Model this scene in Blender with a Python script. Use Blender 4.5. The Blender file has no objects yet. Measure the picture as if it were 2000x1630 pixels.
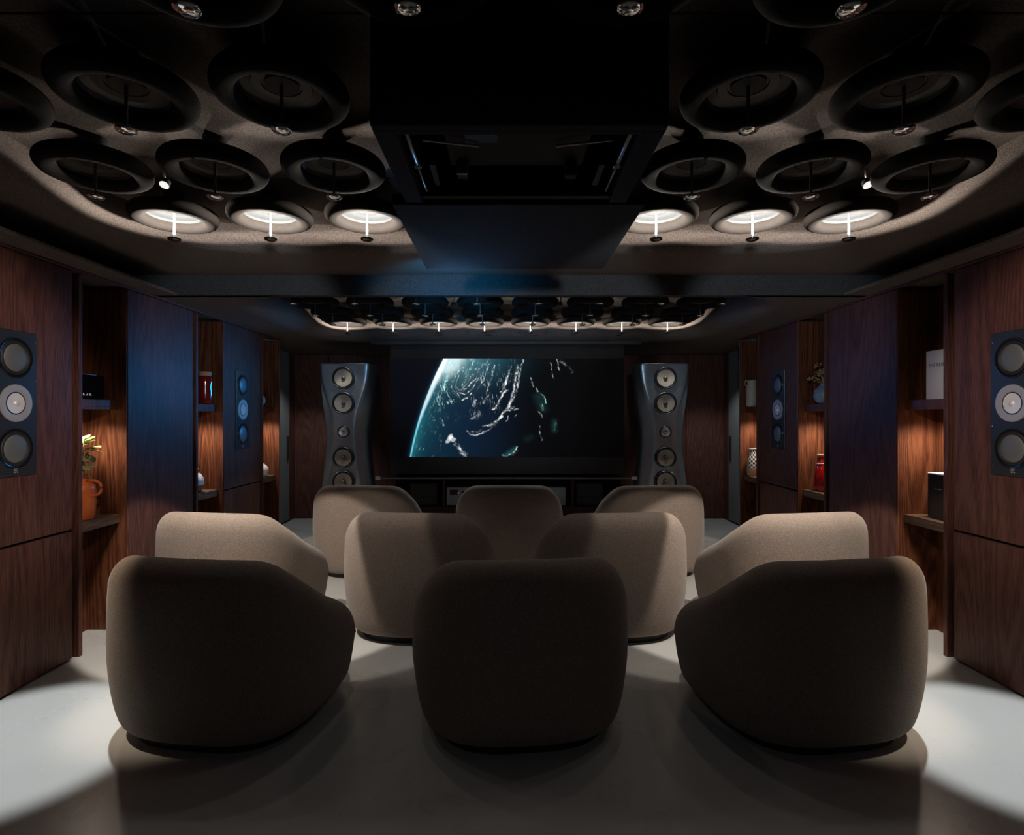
import bpy, bmesh, math, random
import numpy as np
from mathutils import Vector, Matrix

random.seed(7)
PI = math.pi
SC = bpy.context.scene
COL = SC.collection

# ------------------------------------------------------------------ camera, world, exposure, large lights
EYE = 1.35
cam_d = bpy.data.cameras.new('camera')
cam = bpy.data.objects.new('camera', cam_d)
COL.objects.link(cam)
cam.location = (0, 0, EYE)
cam.rotation_euler = (PI / 2, 0, 0)
cam_d.sensor_width = 36
cam_d.lens = 36 * 1100 / 2000
cam_d.shift_x = 0.006
cam_d.shift_y = -0.0005
cam_d.clip_start = 0.02
SC.camera = cam

W = bpy.data.worlds.new('world')
SC.world = W
W.use_nodes = True
W.node_tree.nodes['Background'].inputs[0].default_value = (0, 0, 0, 1)
W.node_tree.nodes['Background'].inputs[1].default_value = 0
SC.view_settings.view_transform = 'Standard'
SC.view_settings.look = 'None'
SC.view_settings.exposure = 0.0
SC.view_settings.gamma = 1
SC.view_settings.use_curve_mapping = False

LAMP_DOWN = 27.0      # glowing lamps of the near tray, light thrown forward and down
LAMP_UP = 38.0         # the same lamps, light thrown up on their own bowl and the ceiling
FAR_DOWN = 16.0
FAR_UP = 24.0
NICHE = 19.0
SPOT = 230.0          # the two accent spotlights over the side aisles
WASH = 150.0           # added wash on the oak panels, no fixture behind it
WARM = (1.0, 0.93, 0.84)
WHITE = (0.93, 0.98, 1.0)


def light(name, kind, loc, energy, color, target=None, **kw):
    d = bpy.data.lights.new(name, kind)
    d.energy = energy
    d.color = color
    for k, v in kw.items():
        setattr(d, k, v)
    o = bpy.data.objects.new(name, d)
    COL.objects.link(o)
    o.location = loc
    if target is not None:
        o.rotation_euler = (Vector(target) - Vector(loc)).to_track_quat('-Z', 'Y').to_euler()
    return o


# added blue spots before the screen that tint the two side walls
light('added_blue_spot', 'SPOT', (-0.70, 6.02, 1.72), 85.0, (0.0, 0.34, 1.0), target=(-2.40, 4.75, 1.50),
      spot_size=math.radians(62), spot_blend=1.0, shadow_soft_size=0.12)
light('added_blue_spot', 'SPOT', (0.20, 6.02, 1.72), 30.0, (0.0, 0.27, 1.0), target=(2.48, 4.5, 1.50),
      spot_size=math.radians(56), spot_blend=1.0, shadow_soft_size=0.12)
# added blue spots near hatch and beam, standing in for projector stray light
light('added_blue_spill', 'SPOT', (-0.38, 3.28, 2.075), 19.0, (0.03, 0.42, 0.95), target=(-0.34, 5.0, 2.50),
      spot_size=math.radians(110), spot_blend=1.0, shadow_soft_size=0.02)
light('added_blue_spill', 'SPOT', (-0.36, 3.95, 2.10), 20.0, (0.04, 0.45, 0.95), target=(-0.34, 5.2, 2.45),
      spot_size=math.radians(80), spot_blend=1.0, shadow_soft_size=0.02)
light('added_blue_spill', 'SPOT', (-0.30, 3.20, 2.02), 9.0, (0.16, 0.44, 0.95), target=(-0.10, 2.40, 2.118),
      spot_size=math.radians(110), spot_blend=1.0, shadow_soft_size=0.02)
# added fill lights on the beam face, the last on the chair backs
for x_, xt in ((-0.60, -0.42), (0.68, 0.52), (-0.66, -1.75), (0.74, 1.84)):
    light('added_fill', 'SPOT', (x_, 1.60, 1.99), 74.0, (0.82, 0.91, 1.0), target=(xt, 3.85, 1.93),
          spot_size=math.radians(33), spot_blend=0.5, shadow_soft_size=0.05)
light('added_fill', 'SPOT', (0.04, -1.2, 2.1), 8.0, (0.80, 0.92, 1.0), target=(0.04, 2.6, 0.2), spot_size=math.radians(58), spot_blend=0.8, shadow_soft_size=0.3)
# accent light over the aisles from the edge of the near tray, and an added wash on the oak
for xs_, xa, xb in ((-1.93, -2.03, -2.25), (2.00, 2.10, 2.33)):
    light('aisle_spot', 'SPOT', (xs_, 2.66, 2.30), SPOT, WHITE, target=(xa, 2.34, 0), spot_size=math.radians(29), spot_blend=0.45, shadow_soft_size=0.02)
    light('aisle_spot', 'SPOT', (xs_ * 1.14, 1.95, 2.20), 110.0, (1.0, 0.80, 0.60), target=(xs_ * 0.875, 2.50, 0.46), spot_size=math.radians(25), spot_blend=0.8, shadow_soft_size=0.03)  # added warm spot that brightens the outer sides of the near chairs
for x_, xw in ((-0.60, -2.40), (0.67, 2.48)):
    light('added_wash', 'SPOT', (x_, 1.00, 2.19), WASH, (1.0, 0.84, 0.74), target=(xw, 2.25, 1.50), spot_size=math.radians(41), spot_blend=0.55, shadow_soft_size=0.03)

# ------------------------------------------------------------------ materials


def nodes_of(name):
    m = bpy.data.materials.new(name)
    m.use_nodes = True
    nt = m.node_tree
    b = nt.nodes['Principled BSDF']
    return m, nt, b


def simple(name, col, rough=0.5, metal=0.0, emit=None, estr=1.0, trans=0.0, coat=0.0, ior=1.5):
    m, nt, b = nodes_of(name)
    b.inputs['Base Color'].default_value = (*col, 1)
    b.inputs['Roughness'].default_value = rough
    b.inputs['Metallic'].default_value = metal
    b.inputs['Transmission Weight'].default_value = trans
    b.inputs['Coat Weight'].default_value = coat
    b.inputs['IOR'].default_value = ior
    if emit:
        b.inputs['Emission Color'].default_value = (*emit, 1)
        b.inputs['Emission Strength'].default_value = estr
    return m


def N(nt, t, **kw):
    n = nt.nodes.new(t)
    for k, v in kw.items():
        setattr(n, k, v)
    return n


def textured(name, c1, c2, rough, scale=(1, 1, 1), nscale=50, detail=4, bump=0.2, bdist=0.002, spec=0.5, metal=0.0,
             rrange=None, lo=0.3, hi=0.7, sheen=0.0):
    m, nt, b = nodes_of(name)
    L = nt.links.new
    tc = N(nt, 'ShaderNodeTexCoord')
    mp = N(nt, 'ShaderNodeMapping')
    mp.inputs['Scale'].default_value = scale
    L(tc.outputs['Object'], mp.inputs['Vector'])
    no = N(nt, 'ShaderNodeTexNoise')
    no.inputs['Scale'].default_value = nscale
    no.inputs['Detail'].default_value = detail
    L(mp.outputs[0], no.inputs['Vector'])
    cr = N(nt, 'ShaderNodeValToRGB')
    cr.color_ramp.elements[0].position = lo
    cr.color_ramp.elements[1].position = hi
    cr.color_ramp.elements[0].color = (*c1, 1)
    cr.color_ramp.elements[1].color = (*c2, 1)
    L(no.outputs['Fac'], cr.inputs[0])
    L(cr.outputs[0], b.inputs['Base Color'])
    b.inputs['Roughness'].default_value = rough
    b.inputs['Specular IOR Level'].default_value = spec
    b.inputs['Metallic'].default_value = metal
    b.inputs['Sheen Weight'].default_value = sheen
    b.inputs['Sheen Roughness'].default_value = 0.5
    if rrange:
        mr = N(nt, 'ShaderNodeMapRange')
        mr.inputs[3].default_value, mr.inputs[4].default_value = rrange
        L(no.outputs['Fac'], mr.inputs[0])
        L(mr.outputs[0], b.inputs['Roughness'])
    if bump:
        bp = N(nt, 'ShaderNodeBump')
        bp.inputs['Strength'].default_value = bump
        bp.inputs['Distance'].default_value = bdist
        L(no.outputs['Fac'], bp.inputs['Height'])
        L(bp.outputs[0], b.inputs['Normal'])
    return m


def wood(name, dark, mid, lite, along='Z', rough=0.48, seed=0.0, fig=0.075):
    m, nt, b = nodes_of(name)
    L = nt.links.new
    tc = N(nt, 'ShaderNodeTexCoord')
    loc = N(nt, 'ShaderNodeMapping')
    loc.inputs['Location'].default_value = (seed, seed * 1.7, seed * 0.6)
    L(tc.outputs['Object'], loc.inputs['Vector'])
    st = {'Z': (1, 1, 0.10), 'Y': (1, 0.10, 1), 'X': (0.10, 1, 1)}[along]
    mp = N(nt, 'ShaderNodeMapping')
    mp.inputs['Scale'].default_value = st
    L(loc.outputs[0], mp.inputs['Vector'])
    # broad cathedral figure: iso-lines of a stretched noise
    n1 = N(nt, 'ShaderNodeTexNoise')
    n1.inputs['Scale'].default_value = 3.4
    n1.inputs['Detail'].default_value = 1.5
    n1.inputs['Distortion'].default_value = 0.3
    L(mp.outputs[0], n1.inputs['Vector'])
    mul = N(nt, 'ShaderNodeMath', operation='MULTIPLY')
    mul.inputs[1].default_value = 150
    L(n1.outputs['Fac'], mul.inputs[0])
    sn = N(nt, 'ShaderNodeMath', operation='SINE')
    L(mul.outputs[0], sn.inputs[0])
    # fine pores
    mp2 = N(nt, 'ShaderNodeMapping')
    mp2.inputs['Scale'].default_value = tuple(1 if s == 1 else 0.03 for s in st)
    L(loc.outputs[0], mp2.inputs['Vector'])
    n2 = N(nt, 'ShaderNodeTexNoise')
    n2.inputs['Scale'].default_value = 330
    n2.inputs['Detail'].default_value = 3
    L(mp2.outputs[0], n2.inputs['Vector'])
    mx = N(nt, 'ShaderNodeMath', operation='MULTIPLY_ADD')
    mx.inputs[1].default_value = fig
    L(sn.outputs[0], mx.inputs[0])
    L(n2.outputs['Fac'], mx.inputs[2])
    cr = N(nt, 'ShaderNodeValToRGB')
    e = cr.color_ramp.elements
    e[0].position, e[1].position = 0.28, 0.74
    e[0].color, e[1].color = (*dark, 1), (*lite, 1)
    k = e.new(0.5)
    k.color = (*mid, 1)
    L(mx.outputs[0], cr.inputs[0])
    L(cr.outputs[0], b.inputs['Base Color'])
    b.inputs['Roughness'].default_value = rough
    b.inputs['Specular IOR Level'].default_value = 0.25
    bp = N(nt, 'ShaderNodeBump')
    bp.inputs['Strength'].default_value = 0.25
    bp.inputs['Distance'].default_value = 0.001
    L(mx.outputs[0], bp.inputs['Height'])
    L(bp.outputs[0], b.inputs['Normal'])
    return m


M_FELT = textured('ceiling_felt', (0.070, 0.056, 0.049), (0.190, 0.155, 0.137), 1.0, nscale=210, detail=6, bump=0.5, spec=0.05)
M_FELTRING = textured('lamp_felt', (0.014, 0.012, 0.011), (0.028, 0.024, 0.0215), 1.0, nscale=260, detail=5, bump=0.4, spec=0.05)
M_FELTDARK = textured('slab_felt', (0.030, 0.030, 0.031), (0.075, 0.075, 0.078), 1.0, nscale=230, detail=6, bump=0.5, spec=0.05)
M_WOOD = wood('stained_oak', (0.040, 0.015, 0.011), (0.092, 0.036, 0.026), (0.150, 0.064, 0.046))
M_WOOD2 = wood('niche_oak', (0.040, 0.012, 0.005), (0.105, 0.034, 0.015), (0.180, 0.068, 0.032), seed=3.3, fig=0.11)
M_WOODH = wood('ledge_oak', (0.06, 0.035, 0.02), (0.14, 0.085, 0.05), (0.22, 0.14, 0.085), along='Y', seed=1.3)
M_CLOTH = textured('grey_wall_cloth', (0.12, 0.12, 0.122), (0.22, 0.22, 0.222), 1.0, nscale=180, bump=0.4, spec=0.1)
M_CHAIR = textured('taupe_boucle', (0.158, 0.124, 0.101), (0.315, 0.253, 0.210), 0.95, nscale=230, detail=5, bump=0.5, bdist=0.003, spec=0.15, sheen=0.15)
M_DARK = simple('matt_black', (0.010, 0.010, 0.011), 0.6)
M_BLACKGLOSS = simple('gloss_black', (0.008, 0.008, 0.009), 0.18)
M_PLATE = simple('satin_black_plate', (0.022, 0.024, 0.028), 0.35)
M_CONE = simple('grey_cone', (0.17, 0.18, 0.18), 0.45, 0.4)
M_CONEBROWN = textured('taupe_cone', (0.32, 0.29, 0.25), (0.40, 0.365, 0.31), 0.5, nscale=90, bump=0.05)
M_ALU = simple('brushed_aluminium', (0.50, 0.47, 0.45), 0.38, 0.45)
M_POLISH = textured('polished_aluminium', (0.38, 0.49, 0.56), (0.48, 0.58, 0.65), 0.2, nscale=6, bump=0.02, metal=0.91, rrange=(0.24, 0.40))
M_SILVER = simple('silver_fascia', (0.42, 0.43, 0.43), 0.45, 0.3)
M_CHROME = simple('chrome', (0.75, 0.75, 0.75), 0.1, 1.0)
M_GLASS = simple('clear_glass', (1, 1, 1), 0.02, trans=1.0)
M_ROD = simple('lit_rod', (0.9, 0.92, 0.92), 0.4, emit=(0.9, 0.96, 1.0), estr=0.16)  # rod copy for lit lamps, pale with the glow put in
M_ROD_OFF = simple('unlit_rod', (0.10, 0.10, 0.10), 0.2)  # same rod for unlit lamps, as a dark copy
M_BOWL_ON = simple('lit_bowl', (0.0175, 0.020, 0.0215), 0.7)  # bowl copy for lit lamps, colour darkened against their strong uplight
M_BOWL_OFF = simple('unlit_bowl', (0.035, 0.034, 0.034), 0.35)  # separate copy of that bowl for the unlit lamps
M_LED = simple('led_lens', (0.9, 0.9, 0.9), 0.3, emit=(1, 0.97, 0.92), estr=0.9)
M_LEDSTRIP = simple('warm_led', (0.9, 0.8, 0.7), 0.4, emit=(1.0, 0.74, 0.5), estr=1.5)
M_FLOOR = None


def floor_mat():
    m, nt, b = nodes_of('polished_concrete')
    L = nt.links.new
    tc = N(nt, 'ShaderNodeTexCoord')
    n1 = N(nt, 'ShaderNodeTexNoise')
    n1.inputs['Scale'].default_value = 1.6
    n1.inputs['Detail'].default_value = 4
    n1.inputs['Roughness'].default_value = 0.62
    L(tc.outputs['Object'], n1.inputs['Vector'])
    n2 = N(nt, 'ShaderNodeTexNoise')
    n2.inputs['Scale'].default_value = 90
    n2.inputs['Detail'].default_value = 5
    L(tc.outputs['Object'], n2.inputs['Vector'])
    ad = N(nt, 'ShaderNodeMath', operation='MULTIPLY_ADD')
    ad.inputs[1].default_value = 0.25
    L(n2.outputs['Fac'], ad.inputs[0])
    L(n1.outputs['Fac'], ad.inputs[2])
    cr = N(nt, 'ShaderNodeValToRGB')
    cr.color_ramp.elements[0].position = 0.38
    cr.color_ramp.elements[1].position = 0.86
    cr.color_ramp.elements[0].color = (0.45, 0.45, 0.435, 1)
    cr.color_ramp.elements[1].color = (0.475, 0.475, 0.46, 1)
    L(ad.outputs[0], cr.inputs[0])
    L(cr.outputs[0], b.inputs['Base Color'])
    mr = N(nt, 'ShaderNodeMapRange')
    mr.inputs[3].default_value, mr.inputs[4].default_value = 0.24, 0.32
    L(n1.outputs['Fac'], mr.inputs[0])
    L(mr.outputs[0], b.inputs['Roughness'])
    bp = N(nt, 'ShaderNodeBump')
    bp.inputs['Strength'].default_value = 0.06
    bp.inputs['Distance'].default_value = 0.002
    L(n2.outputs['Fac'], bp.inputs['Height'])
    L(bp.outputs[0], b.inputs['Normal'])
    return m


M_FLOOR = floor_mat()

# ------------------------------------------------------------------ mesh helpers


def obj(name, bm, mat, parent=None, smooth=False, loc=(0, 0, 0), rot=(0, 0, 0), angle=None):
    me = bpy.data.meshes.new(name)
    bmesh.ops.recalc_face_normals(bm, faces=bm.faces)
    bm.to_mesh(me)
    bm.free()
    if smooth:
        for p in me.polygons:
            p.use_smooth = True
        if angle:
            try:
                me.set_sharp_from_angle(angle=angle)
            except Exception:
                pass
    me.materials.append(mat)
    return mobj(name, me, parent, loc, rot)


def mobj(name, me, parent=None, loc=(0, 0, 0), rot=(0, 0, 0)):
    o = bpy.data.objects.new(name, me)
    COL.objects.link(o)
    o.parent = parent
    o.location = loc
    o.rotation_euler = rot
    return o


def box(bm, x0, x1, y0, y1, z0, z1, bev=0.0, seg=2):
    g = bmesh.ops.create_cube(bm, size=1)
    vs = g['verts']
    for v in vs:
        v.co = Vector(((x0 + x1) / 2 + v.co.x * (x1 - x0), (y0 + y1) / 2 + v.co.y * (y1 - y0), (z0 + z1) / 2 + v.co.z * (z1 - z0)))
    if bev:
        es = list({e for v in vs for e in v.link_edges})
        bmesh.ops.bevel(bm, geom=es, offset=bev, segments=seg, affect='EDGES', profile=0.5)
    return bm


def B(x0, x1, y0, y1, z0, z1, bev=0.0, seg=2):
    return box(bmesh.new(), x0, x1, y0, y1, z0, z1, bev, seg)


def lathe(bm, prof, seg=32, center=(0, 0, 0), axis='Z', cap=True):
    """prof: [(r, z)...] turned about an axis through center."""
    rings = []
    c = Vector(center)

    def put(r, z, a):
        x, y = r * math.cos(a), r * math.sin(a)
        p = {'Z': (x, y, z), 'Y': (x, z, y), 'X': (z, x, y)}[axis]
        return bm.verts.new(c + Vector(p))
    for r, z in prof:
        if r < 1e-6:
            rings.append([put(0, z, 0)])
        else:
            rings.append([put(r, z, 2 * PI * k / seg) for k in range(seg)])
    for a, b in zip(rings[:-1], rings[1:]):
        for k in range(seg):
            k2 = (k + 1) % seg
            if len(a) == 1 and len(b) == 1:
                continue
            if len(a) == 1:
                bm.faces.new((a[0], b[k], b[k2]))
            elif len(b) == 1:
                bm.faces.new((a[k], a[k2], b[0]))
            else:
                bm.faces.new((a[k], a[k2], b[k2], b[k]))
    if cap:
        for r in (rings[0], rings[-1]):
            if len(r) > 2:
                bm.faces.new(r)
    return bm


def tube(bm, path, rad, seg=10):
    pts = [Vector(p) for p in path]
    rads = rad if isinstance(rad, (list, tuple)) else [rad] * len(pts)
    rings, up = [], Vector((0, 0, 1))
    for i, p in enumerate(pts):
        t = (pts[min(i + 1, len(pts) - 1)] - pts[max(i - 1, 0)]).normalized()
        a = t.cross(up)
        if a.length < 1e-3:
            a = t.cross(Vector((1, 0, 0)))
        a.normalize()
        b = t.cross(a).normalized()
        rings.append([bm.verts.new(p + rads[i] * (math.cos(2 * PI * k / seg) * a + math.sin(2 * PI * k / seg) * b)) for k in range(seg)])
    for a, b in zip(rings[:-1], rings[1:]):
        for k in range(seg):
            bm.faces.new((a[k], a[(k + 1) % seg], b[(k + 1) % seg], b[k]))
    bm.faces.new(rings[0])
    bm.faces.new(rings[-1])
    return bm


def tag(o, label=None, cat=None, group=None, kind=None):
    if label:
        o['label'] = label
    if cat:
        o['category'] = cat
    if group:
        o['group'] = group
    if kind:
        o['kind'] = kind
    return o


def thing(name, label, cat, loc=(0, 0, 0), rz=0.0, group=None):
    o = bpy.data.objects.new(name, None)
    o.empty_display_size = 0.1
    COL.objects.link(o)
    o.location = loc
    o.rotation_euler = (0, 0, rz)
    return tag(o, label, cat, group)


def copy_tree(o, parent=None):
    c = o.copy()
    COL.objects.link(c)
    c.parent = parent
    for ch in [k for k in COL.objects if k.parent == o]:
        copy_tree(ch, c)
    return c


def text_mesh(body, size, depth=0.0006):
    cu = bpy.data.curves.new('lettering', 'FONT')
    cu.body = body
    cu.size = size
    cu.extrude = depth
    cu.align_x = 'CENTER'
    cu.align_y = 'CENTER'
    t = bpy.data.objects.new('lettering_source', cu)
    COL.objects.link(t)
    dg = bpy.context.evaluated_depsgraph_get()
    me = bpy.data.meshes.new_from_object(t.evaluated_get(dg))
    bpy.data.objects.remove(t)
    return me


# ------------------------------------------------------------------ room shell
XL, XR = -2.405, 2.485           # faces of the side-wall panels
XC = 0.035
YB, YF = -1.7, 7.53              # rear and front walls
ZW = 2.165                       # top of the wall panels
ZS1, ZS2, ZC = 2.32, 2.18, 2.46  # near soffit, far soffit, ceiling inside the trays
YBEAM = 3.85

tag(obj('floor', B(-3.1, 3.2, YB, YF + 0.1, -0.1, 0), M_FLOOR), 'polished pale grey concrete floor', 'floor', kind='structure')

ceiling = tag(obj('ceiling', B(-3.1, 3.2, YB, YF + 0.1, ZC + 0.03, ZC + 0.13), M_DARK), 'dark ceiling above both lamp trays', 'ceiling', kind='structure')
ys = [YB, -0.6, 0.48, 1.55, 2.62, 3.7, 4.77, 5.84, 6.9]
for a, b in zip(ys[:-1], ys[1:]):
    obj('felt_panel', B(-2.6, 2.7, a + 0.003, b - 0.003, ZC, ZC + 0.03, 0.003, 1), M_FELT, ceiling)


def soffit(name, X0, X1, Y0, Y1, ox0, ox1, oy0, oy1, rad, zs, ztop, rh, rv, mat):
    """Flat soffit with a round-cornered opening whose lip curls up to the ceiling."""
    def loop(grow):
        x0, x1, y0, y1, r = ox0 - grow, ox1 + grow, oy0 - grow, oy1 + grow, rad + grow
        pts = []
        for cx, cy, a0 in ((x1 - r, y1 - r, 0), (x0 + r, y1 - r, 90), (x0 + r, y0 + r, 180), (x1 - r, y0 + r, 270)):
            for k in range(17):
                a = math.radians(a0 + 90 * k / 16)
                pts.append((cx + r * math.cos(a), cy + r * math.sin(a)))
        return pts
    bm = bmesh.new()
    prof = [(0, ztop), (0, zs + rv)]
    for k in range(1, 9):
        a = k / 8 * PI / 2
        prof.append((rh * (1 - math.cos(a)), zs + rv * (1 - math.sin(a))))
    rings = []
    for g, z in prof:
        rings.append([bm.verts.new((x, y, z)) for x, y in loop(g)])
    n = len(rings[0])
    for a, b in zip(rings[:-1], rings[1:]):
        for k in range(n):
            f = bm.faces.new((a[k], a[(k + 1) % n], b[(k + 1) % n], b[k]))
            f.smooth = True
    out = [bm.verts.new((x, y, zs)) for x, y in ((X1, Y1), (X0, Y1), (X0, Y0), (X1, Y0))]
    es = [bm.edges.new((out[k], out[(k + 1) % 4])) for k in range(4)]
    last = rings[-1]
    es += [bm.edges.get((last[k], last[(k + 1) % n])) for k in range(n)]
    bmesh.ops.triangle_fill(bm, edges=es, use_beauty=True)
    me = bpy.data.meshes.new(name)
    bmesh.ops.recalc_face_normals(bm, faces=bm.faces)
    bm.to_mesh(me)
    bm.free()
    me.materials.append(mat)
    return mobj(name, me, ceiling)


soffit('near_soffit', -2.60, 2.68, YB, YBEAM, -1.97, 2.03, -1.3, 3.25, 0.55, ZS1, ZC + 0.01, 0.10, 0.10, M_FELT)
soffit('far_soffit', -3.0, 3.1, YBEAM, YF + 0.05, -1.90, 1.97, 4.0, 6.15, 0.5, ZS2, ZC + 0.01, 0.16, 0.16, M_FELT)
obj('side_ledge', B(-2.66, -2.245, YB, YBEAM, ZS2, ZS2 + 0.02, 0.004, 1), M_FELT, ceiling)
obj('side_ledge', B(2.31, 2.74, YB, YBEAM, ZS2, ZS2 + 0.02, 0.004, 1), M_FELT, ceiling)
obj('beam', B(-2.66, 2.74, YBEAM, YBEAM + 0.06, ZS2, ZC, 0.004, 1), M_FELTDARK, ceiling)

# walls: a carcass behind, panels, niches standing in its gaps
NICHES = [(3.195, 3.575), (4.395, 4.79), (5.58, 5.98)]
for side in (-1, 1):
    nm = 'wall_left' if side < 0 else 'wall_right'
    xf = XL if side < 0 else XR

    def sx(a, b, bm_args, bev=0.0):
        """box from depth a to b behind the panel face (outward positive)."""
        x0, x1 = sorted((xf + side * a, xf + side * b))
        return B(x0, x1, *bm_args, bev, 2)
    wall = tag(obj(nm, sx(0.29, 0.37, (YB, 6.05, 0, 2.5)), M_DARK),
               ('left' if side < 0 else 'right') + ' wall clad in dark stained oak panels', 'wall', kind='structure')
    # near blind panels behind and beside the camera
    obj('panel', sx(0, 0.04, (YB, 2.34, 0.012, ZW), 0.004), M_WOOD, wall)
    for (y0, y1, split) in ((2.38, 3.125, True), (3.58, 4.33, False), (4.80, 5.515, True)):
        if split:
            obj('panel', sx(0, 0.04, (y0, y1, 0.727, ZW), 0.006), M_WOOD, wall)
            obj('panel', sx(0, 0.04, (y0, y1, 0.012, 0.715), 0.006), M_WOOD, wall)
        else:
            obj('panel', sx(0, 0.04, (y0, y1, 0.012, ZW), 0.006), M_WOOD, wall)
        obj('backing', sx(0.045, 0.28, (y0 - 0.0, y1 + 0.03, 0, 2.2)), M_DARK, wall)
    # grey cloth-lined alcove beyond the last niche
    obj('return', sx(0.02, 0.46, (5.99, 6.05, 0, 2.2)), M_CLOTH, wall)
    for (y0, y1) in ((6.06, 6.62), (6.625, 7.30)):
        obj('cloth_panel', sx(0.40, 0.46, (y0, y1, 0.02, 2.2), 0.004), M_CLOTH, wall)
    obj('cloth_panel', sx(0.41, 0.46, (7.31, YF, 0.0, 2.2)), M_WOOD, wall)
    tr = 'trim_left' if side < 0 else 'trim_right'
    tag(obj(tr, sx(-0.012, 0.02, (YB, 6.0, ZW + 0.0005, ZS2 + 0.012), 0.003), M_WOOD), None, None, kind='structure')

wf = tag(obj('wall_front', B(-3.1, 3.2, YF, YF + 0.1, 0, 2.5), M_DARK), 'dark panelled wall behind the screen', 'wall', kind='structure')
xs = [-2.86, -2.36, -1.86, -1.36, -0.68, 0.02, 0.72, 1.40, 1.90, 2.40, 2.94]
for a, b in zip(xs[:-1], xs[1:]):
    obj('panel', B(a + 0.004, b - 0.004, YF - 0.03, YF - 0.001, 0.01, 2.175, 0.004, 1), M_WOOD, wf)
tag(obj('wall_back', B(-3.1, 3.2, YB - 0.1, YB, 0, 2.5), M_DARK), 'dark wall behind the seats', 'wall', kind='structure')

# ------------------------------------------------------------------ niches


def niche(side, k, y0, y1, label):
    xf = XL if side < 0 else XR
    t = thing('display_niche', label, 'wall niche', (xf, (y0 + y1) / 2, 0), 0)
    h = (y1 - y0) / 2

    def sx(a, b, r, bev=0.0):
        x0, x1 = sorted((side * a, side * b))
        return B(x0, x1, *r, bev, 2)
    obj('back_board', sx(0.25, 0.27, (-h - 0.02, h, 0.0, 2.16)), M_WOOD2, t)
    obj('near_side_board', sx(-0.004, 0.25, (-h - 0.028, -h, 0.0, 2.16), 0.002), M_WOOD, t)
    obj('far_side_board', sx(0.003, 0.25, (h, h + 0.004, 0.0, 2.16)), M_WOOD2, t)
    up = obj('upper_shelf', sx(0.055, 0.25, (-h, h, 1.411, 1.456), 0.002), M_WOOD, t)
    obj('shelf_lip', sx(0.0555, 0.068, (-h, h, 1.396, 1.4115), 0.001), M_WOOD, up)
    obj('ledge', sx(0.043, 0.25, (-h, h, 0.682, 0.735), 0.002), M_WOODH, t)
    obj('light_strip', sx(0.085, 0.105, (-h + 0.02, h - 0.02, 1.407, 1.4112)), M_LEDSTRIP, t)
    light('niche_light', 'SPOT', (xf + side * 0.125, (y0 + y1) / 2, 1.392), NICHE, (1.0, 0.82, 0.66), target=(xf + side * 0.14, (y0 + y1) / 2, 0),
          spot_size=math.radians(136), spot_blend=0.85, shadow_soft_size=0.035)
    return t


WHAT = {(-1, 0): 'oak niche on the left wall with the leafy terracotta jug', (-1, 1): 'oak niche on the left wall with the cream and brown vase',
        (-1, 2): 'oak niche on the left wall with the white long-necked vase', (1, 0): 'oak niche on the right wall with the white book',
        (1, 1): 'oak niche on the right wall with the red bottle and dried flowers', (1, 2): 'oak niche on the right wall with the black patterned vase'}
for side in (-1, 1):
    for k, (y0, y1) in enumerate(NICHES):
        niche(side, k, y0, y1, WHAT[(side, k)])

# ------------------------------------------------------------------ ceiling lamps


M_DROP = simple('mirrored_glass', (0.82, 0.84, 0.85), 0.05, 1.0)
M_GLASSDARK = simple('smoked_chrome', (0.10, 0.10, 0.10), 0.06, 1.0)


def lamp_proto(lit):
    t = thing('ceiling_lamp', 'lamp', 'ceiling lamp', (0, 0, 0))
    # local z = 0 at the ceiling (2.46)
    bm = bmesh.new()
    lathe(bm, [(0.046, 0), (0.046, -0.085), (0.052, -0.1)], 24)
    obj('stem', bm, M_DARK, t, True, angle=0.6)
    bm = bmesh.new()
    prof = [(0.05, -0.086), (0.15, -0.086)]
    for k in range(13):      # rounded rim section, outside then underneath
        a = PI / 2 - k / 12 * PI
        prof.append((0.168 + 0.034 * math.cos(a), -0.119 + 0.033 * math.sin(a)))
    for k in range(1, 7):
        a = k / 6 * PI / 2
        prof.append((0.160 - 0.036 * math.sin(a), -0.152 + 0.036 * (1 - math.cos(a))))
    prof += [(0.124, -0.112)]
    lathe(bm, prof, 48, cap=False)
    obj('rim', bm, M_FELTRING, t, True)
    bm = bmesh.new()
    lathe(bm, [(0.126, -0.117), (0.118, -0.104), (0.090, -0.096), (0.088, -0.100), (0.060, -0.098), (0.058, -0.094), (0.0, -0.092)], 40, cap=False)
    obj('bowl', bm, M_BOWL_ON if lit else M_BOWL_OFF, t, True, angle=0.7)
    bm = bmesh.new()
    lathe(bm, [(0.0055, -0.094), (0.0045, -0.222)], 10)
    obj('rod', bm, M_ROD if lit else M_ROD_OFF, t, True, angle=0.7)
    bm = bmesh.new()
    r, h = 0.031, 0.011
    lathe(bm, [(0.0001, -0.232 + h)] + [(r * math.sin(PI * k / 12), -0.232 + h * math.cos(PI * k / 12)) for k in range(1, 12)] + [(0.0001, -0.232 - h)], 20, cap=False)
    obj('glass_drop', bm, M_DROP if not lit else M_GLASSDARK, t, True)
    return t


proto = {False: lamp_proto(False), True: lamp_proto(True)}
used = {False: False, True: False}
S = 0.4757
ORD = {-3.5: 'leftmost', -2.5: 'second from left', -1.5: 'third from left', -0.5: 'fourth from left', 0.5: 'fourth from right',
       1.5: 'third from right', 2.5: 'second from right', 3.5: 'rightmost'}


def place_lamp(x, y, lit, label, group):
    o = copy_tree(proto[lit]) if used[lit] else proto[lit]
    used[lit] = True
    o.location = (x, y, ZC)
    tag(o, label, 'ceiling lamp', group)
    return o


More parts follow.
